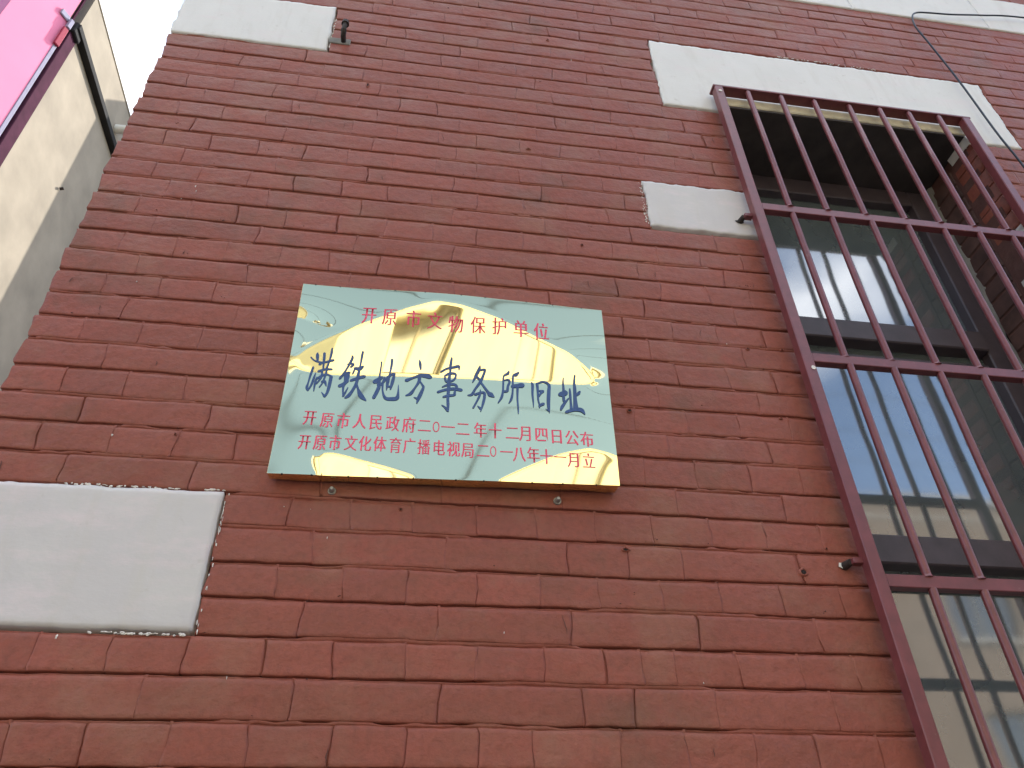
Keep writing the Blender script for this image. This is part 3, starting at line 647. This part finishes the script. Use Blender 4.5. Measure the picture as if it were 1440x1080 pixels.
PX, PZ, PH, _T = warp_field(DENTS)
NS, NT_ = PX.shape
s_ = np.linspace(0, 1, NS)[:, None]
PY = -(.034+.006*s_+PH)
def plate_y(x, z):
    s = (x-PQ[0, 0])/(PQ[1, 0]-PQ[0, 0]); zb = PQ[0, 1]+s*(PQ[1, 1]-PQ[0, 1]); zt = PQ[2, 1]+s*(PQ[3, 1]-PQ[2, 1])
    a = min(max(s*(NS-1), 0), NS-1.001); b = min(max((z-zb)/(zt-zb)*(NT_-1), 0), NT_-1.001)
    i, j = int(a), int(b); a -= i; b -= j
    return PY[i, j]*(1-a)*(1-b)+PY[i+1, j]*a*(1-b)+PY[i, j+1]*(1-a)*b+PY[i+1, j+1]*a*b
PC = (.09, 0, J(.76))
plaque = tag(empty('memorial_plaque', PC), 'warped mirror bright metal plaque with red and navy Chinese lettering on the brick wall', 'plaque')
def ppart(m, name, mat, par=None, smooth=None):
    m.v = [(x-PC[0], y, z-PC[2]) for x, y, z in m.v]; return m.build(name, mat, par or plaque, smooth)
m = MB()
V = [(float(PX[i, j]), float(PY[i, j]), J(float(PZ[i, j]))) for i in range(NS) for j in range(NT_)]
m.add(V, [(i*NT_+j, (i+1)*NT_+j, (i+1)*NT_+j+1, i*NT_+j+1) for i in range(NS-1) for j in range(NT_-1)], True)
ppart(m, 'face_sheet', M_BRASS)
# folded returns on all four sides, pressed back nearly to the wall
ring = [(i, 0) for i in range(NS)]+[(NS-1, j) for j in range(1, NT_)]+[(i, NT_-1) for i in range(NS-2, -1, -1)]+[(0, j) for j in range(NT_-2, 0, -1)]
cx, cz = .09, .76; m = MB(); vs = []
for i, j in ring:
    x, z, y = float(PX[i, j]), float(PZ[i, j]), float(PY[i, j])
    ix = .0025 if i == 0 else (-.0025 if i == NS-1 else 0); iz = .0025 if j == 0 else (-.0025 if j == NT_-1 else 0)
    vs += [(x, y-.0002, J(z)), (x+ix*.3, y+.004, J(z+iz*.3)), (x+ix, -.008+.002*math.sin(x*40+z*30), J(z+iz))]
n = len(ring); fs = []
for q in range(n):
    for c_ in range(2): a = q*3+c_; b = ((q+1) % n)*3+c_; fs.append((a, a+1, b+1, b))
m.add(vs, fs, False); ppart(m, 'folded_edge', M_BRASS)
# little nicks along the cut edge
m = MB(); r = random.Random(9)
for s in (.04, .12, .22, .30, .40, .52, .60, .74, .83, .93):
    for t in (0, 1):
        i = int(s*(NS-1)); j = t*(NT_-1); x, z, y = float(PX[i, j]), float(PZ[i, j]), float(PY[i, j])
        m.box(x-.0016, x+.0016, y-.0008, y+.003, J(z-.0012), J(z+.0012), bev=.0004)
ppart(m, 'edge_nick', M_IRON)
for x, z in ((-.135, .497), (.313, .502)):
    m = MB(); m.tube([(x, 0.0005, J(z-.004)), (x, -.012, J(z-.004)), (x, -.015, J(z-.004))], [.0055, .0052, .003], n=12); o = ppart(m, 'fixing_screw', M_STEEL)
    m = MB(); m.tube([(x, 0.001, J(z-.004)), (x, -.004, J(z-.004))], [.0085, .008], n=14); ppart(m, 'washer', M_STEEL)

# brush lettering: each stroke a swelling ribbon laid on the sheet
def catmull(P_, n=6):
    out = []; P_ = [P_[0]]+list(P_)+[P_[-1]]
    for i in range(1, len(P_)-2):
        p0, p1, p2, p3 = [np.array(q, float) for q in P_[i-1:i+3]]
        for k in range(n):
            t = k/n; out.append(.5*((2*p1)+(-p0+p2)*t+(2*p0-5*p1+4*p2-p3)*t*t+(-p0+3*p1-3*p2+p3)*t**3))
    out.append(np.array(P_[-1], float)); return out
def lay(x, z, lift): return (x, plate_y(x, z)-lift, J(z))
m = MB()
for si, st in enumerate(BRUSH):
    pts = catmull([(a/1000, b/1000, c_/1000) for a, b, c_ in st]); vs = []; L = len(pts); lift = .0007+.000012*si
    for i, p in enumerate(pts):
        d = pts[min(i+1, L-1)][:2]-pts[max(i-1, 0)][:2]; d = d/(np.hypot(*d)+1e-9); nn = np.array([-d[1], d[0]]); w_ = max(p[2]*1.15+.0004, .0006)/2
        for q in (-1, 0, 1): c_ = p[:2]+nn*w_*q; vs.append(lay(float(c_[0]), float(c_[1]), lift))
    fs = [f for i in range(L-1) for f in ((i*3, i*3+3, i*3+4, i*3+1), (i*3+1, i*3+4, i*3+5, i*3+2))]
    m.add(vs, fs, True)
    for p, w_ in ((pts[0], pts[0][2]), (pts[-1], pts[-1][2])):          # round ends
        if w_ > .0015:
            n = 10; c_ = [lay(float(p[0]), float(p[1]), lift+.000005)]+[lay(float(p[0]+math.cos(2*math.pi*k/n)*w_/2), float(p[1]+math.sin(2*math.pi*k/n)*w_/2), lift+.000005) for k in range(n)]
            m.add(c_, [(0, 1+k, 1+(k+1) % n) for k in range(n)], True)
o = ppart(m, 'brush_inscription', M_NAVY); o['label'] = 'large navy brush written title'
# printed lettering: glyph outlines turned into a high contrast book face
dg = bpy.context.evaluated_depsgraph_get
def outline(ch):
    cu = bpy.data.curves.new('glyph', 'FONT'); cu.body = ch; cu.size = 1; cu.resolution_u = 3
    o = bpy.data.objects.new('glyph', cu); COL.objects.link(o); bpy.context.view_layer.update()
    c_ = o.to_curve(dg()); res = []
    for sp in c_.splines:
        P_ = []
        if sp.type == 'BEZIER':
            bp = sp.bezier_points; n = len(bp)
            for i in range(n):
                a, b = bp[i], bp[(i+1) % n]
                p0, p1, p2, p3 = a.co, a.handle_right, b.handle_left, b.co
                line = (p1-p0).cross(p3-p0).length < 1e-5 and (p2-p0).cross(p3-p0).length < 1e-5
                K = 1 if line else 4
                for k in range(K):
                    t = k/K; P_.append((p0*(1-t)**3+3*p1*t*(1-t)**2+3*p2*t*t*(1-t)+p3*t**3)[:2])
        else: P_ = [q.co[:2] for q in sp.points]
        Q = []
        for p in P_:
            if not Q or math.hypot(p[0]-Q[-1][0], p[1]-Q[-1][1]) > 1e-4: Q.append(p)
        if len(Q) > 2 and math.hypot(Q[0][0]-Q[-1][0], Q[0][1]-Q[-1][1]) < 1e-4: Q.pop()
        if len(Q) > 2: res.append(Q)
    o.to_curve_clear(); bpy.data.objects.remove(o); bpy.data.curves.remove(cu); return res
def area(P_): return .5*sum(a[0]*b[1]-b[0]*a[1] for a, b in zip(P_, P_[1:]+P_[:1]))
def bookface(cont, ax, ay):
    big = max(cont, key=lambda q: abs(area(q))); sg = 1 if area(big) > 0 else -1; out = []
    for P_ in cont:
        n = len(P_); Q = []
        for i in range(n):
            a, b, c_ = P_[i-1], P_[i], P_[(i+1) % n]
            e1 = np.array([b[0]-a[0], b[1]-a[1]]); e2 = np.array([c_[0]-b[0], c_[1]-b[1]]); e1 /= np.hypot(*e1); e2 /= np.hypot(*e2)
            n1_ = np.array([e1[1], -e1[0]])*sg; n2_ = np.array([e2[1], -e2[0]])*sg
            o1 = ax*n1_[0]**2+ay*n1_[1]**2; o2 = ax*n2_[0]**2+ay*n2_[1]**2
            A = np.array([n1_, n2_])
            if abs(np.linalg.det(A)) < .35: d = (n1_*o1+n2_*o2)/2
            else: d = np.linalg.solve(A, [o1, o2])
            l_ = np.hypot(*d)
            if l_ > .06: d *= .06/l_
            Q.append((b[0]+d[0], b[1]+d[1]))
        out.append(Q)
    return out
def fill(cont):
    cu = bpy.data.curves.new('glyph', 'CURVE'); cu.dimensions = '2D'; cu.fill_mode = 'BOTH'
    for P_ in cont:
        sp = cu.splines.new('POLY'); sp.points.add(len(P_)-1)
        for q, p in zip(sp.points, P_): q.co = (p[0], p[1], 0, 1)
        sp.use_cyclic_u = True
    o = bpy.data.objects.new('glyph', cu); COL.objects.link(o); bpy.context.view_layer.update()
    me = o.to_mesh(); vs = [tuple(v.co) for v in me.vertices]; fs = [tuple(p.vertices) for p in me.polygons]
    o.to_mesh_clear(); bpy.data.objects.remove(o); bpy.data.curves.remove(cu); return vs, fs
cache = {}
def glyph(ch):
    if ch not in cache:
        c_ = outline(ch); cache[ch] = fill(bookface(c_, .023, -.013) if ch != 'O' else bookface(c_, .012, -.022))
    return cache[ch]
ref = outline('原'); ys = [p[1] for q in ref for p in q]; xs_ = [p[0] for q in ref for p in q]
rh = max(ys)-min(ys); rw = max(xs_)-min(xs_); cx0 = (max(xs_)+min(xs_))/2; cy0 = (max(ys)+min(ys))/2
for li, line in enumerate(LINES):
    m = MB()
    for ch, x, z, w_, hh in line:
        vs, fs = glyph(ch)
        if ch == 'O':
            gx = [v[0] for v in vs]; gy = [v[1] for v in vs]; c1, c2 = (max(gx)+min(gx))/2, (max(gy)+min(gy))/2
            kx = w_*.52/(max(gx)-min(gx)); ky = hh*.74/(max(gy)-min(gy)); dx = dz = 0
        else: c1, c2, kx, ky = cx0, cy0, w_/rw, hh/rh
        out = [lay((x+(v[0]-c1)*kx)/1000, (z+(v[1]-c2)*ky)/1000, .0007) for v in vs]
        m.add(out, fs, True)
    o = ppart(m, 'red_inscription', M_RED)
    o['label'] = ('red heading at the top of the plaque', 'upper small red line', 'lowest small red line')[li]

# ------------------------------------------------------------------ cable and the old anchor
cab = [(4.6, 3.10), (3.2, 3.06), (2.551, 3.035), (2.327, 2.996), (2.177, 2.962), (2.06, 2.945), (2.00, 2.93), (1.966, 2.89), (1.948, 2.80), (1.962, 2.66), (1.983, 2.40), (1.995, 2.086), (2.013, 1.887), (2.03, 1.5), (2.03, .6), (2.03, -.6)]
pp = catmull([(a*.982, -.025, J(b*.982-.005)) for a, b in cab], 8)
m = MB(); m.tube([tuple(p) for p in pp], .0036, n=8); o = m.build('cable', M_CABLE); tag(o, 'thin blue black cable looping down past the lintel', 'cable')
an = tag(empty('iron_anchor', (-.290, 0, J(2.15))), 'short rusty black iron anchor sticking out below the upper left white stone', 'anchor')
m = MB(); m.tube([(0, .01, -.028), (0, -.020, -.026), (.0, -.034, -.014), (0, -.034, .012), (.001, -.034, .030)], [.0075, .0085, .0095, .0072, .0085], n=9); m.build('hook', M_IRON, an)
m = MB(); m.tube([(.001, -.034, .024), (.001, -.034, .038)], [.0125, .0115], n=10); m.build('head', M_IRON, an)
m = MB(); m.box(-.045, .022, -.0035, .004, -.040, -.008, bev=.002); m.build('mounting_plate', M_CEMENT, an)

# ------------------------------------------------------------------ neighbouring shop on the left
nb = tag(empty('shop_building', (-3, 2.5, 0)), 'sandy rendered shop with black ledge seen past the left edge of the bricks', 'building')
LZ = 6.10
def npart(name, mat, *a, **k):
    m = MB(); m.box(*a, **k); m.v = [(x+3, y-2.5, z) for x, y, z in m.v]; return m.build(name, mat, nb)
npart('wall', M_SHOPW, -9, -3.0, 2.5, 12, 0, J(LZ))
npart('parapet', M_SHOPW, -9, -3.0, 2.5, 12, J(LZ+.07), J(6.74))
npart('ledge', M_LEDGE, -9.01, -2.94, 2.44, 12.01, J(LZ)+.001, J(LZ+.07)-.001, bev=.004)
npart('parapet_cap', M_SHOPW, -9.0, -2.992, 2.492, 12.0, J(6.741), J(6.765), bev=.004)
npart('corner_trim', M_TRIM, -3.06, -2.988, 2.44, 2.558, 0, J(LZ)-.002, bev=.004)
npart('corner_cap', M_LEDGE, -3.07, -2.955, 2.425, 2.55, J(LZ-.06), J(LZ+.075), bev=.008)
m = MB(); m.tube([(.0, 1.10, J(6.36)), (.16, 1.10, J(6.37)), (.20, 1.10, J(6.372))], [.045, .045, .038], n=14); m.build('drain_pipe', M_PIPE, nb)
m = MB(); m.tube([(.01, .75, J(5.02)), (.04, .75, J(5.03))], .012, n=8); m.build('nail', M_IRON, nb)
# pink sign standing out from the shop's corner
SG = (-3.03, 2.43); SR = math.atan2(-.9, -.436)
sign = tag(empty('shop_sign', (SG[0], SG[1], J(6)), SR), 'bright pink sign sheet with plum outer part and grey edge strip beside the shop corner', 'sign')
def sp_(name, mat, *a, **k):
    m = MB(); m.box(*a, **k); return m.build(name, mat, sign)
sp_('pink_sheet', M_PINK, .031, .43, .0, .03, -3.5, 3.2)
sp_('plum_sheet', M_MAG, .431, 2.6, -.002, .03, -3.5, 3.2)  # outer part of the sign in a darker plum colour
sp_('edge_strip', M_FLASH, .0, .030, -.006, .036, -3.5, .02, bev=.003)
sp_('edge_rail', M_TRIM, .0, .012, .0, .035, .03, 3.2)
sp_('sign_back', M_TRIM, .05, 2.6, -.09, -.003, -3.5, 3.2)
m = MB(); m.box(.0, .035, .037, .07, .0, .12, bev=.004); m.box(.035, .12, .032, .05, .08, .15, bev=.006); m.build('clamp', M_FLASH, sign)
m = MB(); m.box(.0, .045, .037, .06, -.26, -.01, bev=.004); m.build('clip', simple('red_clip', (.30, .02, .05), .8, .1), sign)
# unseen block added behind the alley to shade the shop wall
eb = tag(empty('shadow_block', (-2.1, 4.77, 0)), 'unseen block added behind the alley to cast the shadow on the shop wall', 'building')
m = MB(); m.box(-.9, .9, 0, 4, 0, J(8.46)); m.build('wall', M_SHOPW, eb)

# ------------------------------------------------------------------ across the street (seen in the glass and the plaque, plus an added light bouncer)
def house(name, label, loc, rz, x0, x1, depth, top, mat, pitch, first, parapet=1.0, stripe=None, pane=M_OGLASS):
    b = tag(empty(name, loc, rz), label, 'building')
    m = MB(); n = int((x1-x0)/pitch); ww = pitch*.52; m.box(x0, x1, .16, depth, 0, top)
    floors = []; z = first
    while z+1.6 < top-parapet+.2: floors.append(z); z += 3.1
    zz = 0
    for f in floors+[None]:
        z1 = f if f else top
        m.box(x0, x1, 0, .16-.001, zz, z1)
        if f:
            off = x0+(x1-x0-n*pitch)/2; cur = x0
            for i in range(n):
                a = off+i*pitch+(pitch-ww)/2; m.box(cur, a, 0, .159, f, f+1.6); cur = a+ww
            m.box(cur, x1, 0, .159, f, f+1.6); zz = f+1.6
    m.build('wall', mat, b)
    off = x0+(x1-x0-n*pitch)/2
    for f in floors:
        for i in range(n):
            a = off+i*pitch+(pitch-ww)/2; k = MB(); t_ = .06
            k.box(a, a+t_, .08, .14, f, f+1.6); k.box(a+ww-t_, a+ww, .08, .14, f, f+1.6); k.box(a+t_, a+ww-t_, .08, .14, f, f+t_); k.box(a+t_, a+ww-t_, .08, .14, f+1.6-t_, f+1.6)
            k.box(a+ww/2-.025, a+ww/2+.025, .081, .139, f+t_, f+1.6-t_)
            w_ = k.build('window', M_OFRAME, b); bx('pane', pane, w_, a+t_, a+ww-t_, .105, .115, f+t_, f+1.6-t_)
            bx('sill', M_COPING, w_, a-.06, a+ww+.06, -.07, .079, f-.07, f-.002)
    bx('coping', M_COPING, b, x0-.05, x1+.05, -.10, depth+.05, top+.001, top+.10)
    bx('string_course', M_COPING, b, x0-.02, x1+.02, -.03, -.001, top-.50, top-.45)
    if stripe: bx('roof_boards', M_REDTILE, b, stripe[0], stripe[1], .3, .42, top+.101, top+.22)
    return b
house('street_building', 'cream rendered building across the street mirrored in the plaque', (0, -12.64, -.0), math.radians(155), -10.8, 2.7, 8, 10.57, M_FACADE, 2.3, 1.9, parapet=.6, stripe=(.2, 2.2), pane=M_CURT)
house('corner_building', 'tan rendered building across the street mirrored in the window', (10.5+11, -13.0, 0), math.radians(180), -14, 11, 8, 10.52, M_FACADE2, 2.9, 1.0)
house('warm_bounce_building', 'unseen low cream building added across the street to bounce warm light', (-4.2, -11.2, 0), math.radians(172), .2, 13, 7, 7.0, M_FACADE, 2.6, 1.0, parapet=.7)  # added out of view for the warm light it bounces onto the bricks
pole = tag(empty('utility_pole', (-2.4, -6.9, 0)), 'grey concrete utility pole with cross arms across the road', 'pole')
m = MB(); m.tube([(0, 0, -.13), (0, 0, 8.6)], [.16, .10], n=14); m.build('post', M_WOOD, pole)
for z in (8.1, 7.5):
    m = MB(); m.box(-.05, .05, -.9, .9, z, z+.08, bev=.01); a = m.build('cross_arm', M_STEEL, pole)
    for y in (-.8, 0.25, .8):
        m = MB(); m.tube([(0, y, z+.081), (0, y, z+.2)], [.035, .045], n=8); m.build('insulator', M_PIPE, a)
for z in (8.1, 7.5):
    for y in (-.8, .8):
        pts = [(x, -6.9+y, z+.22-.5*(1-((x+2.4-(25 if x > -2.4 else -25)))**2/625)) for x in [-52.4+i*2.5 for i in range(41)]]
        m = MB(); m.tube(pts, .006, n=5); o = m.build('overhead_wire', M_CABLE); tag(o, '%s overhead wire on the %s side of the street pole' % ('upper' if z > 8 else 'lower', 'far' if y < 0 else 'near'), 'wire', 'overhead wires along the street')
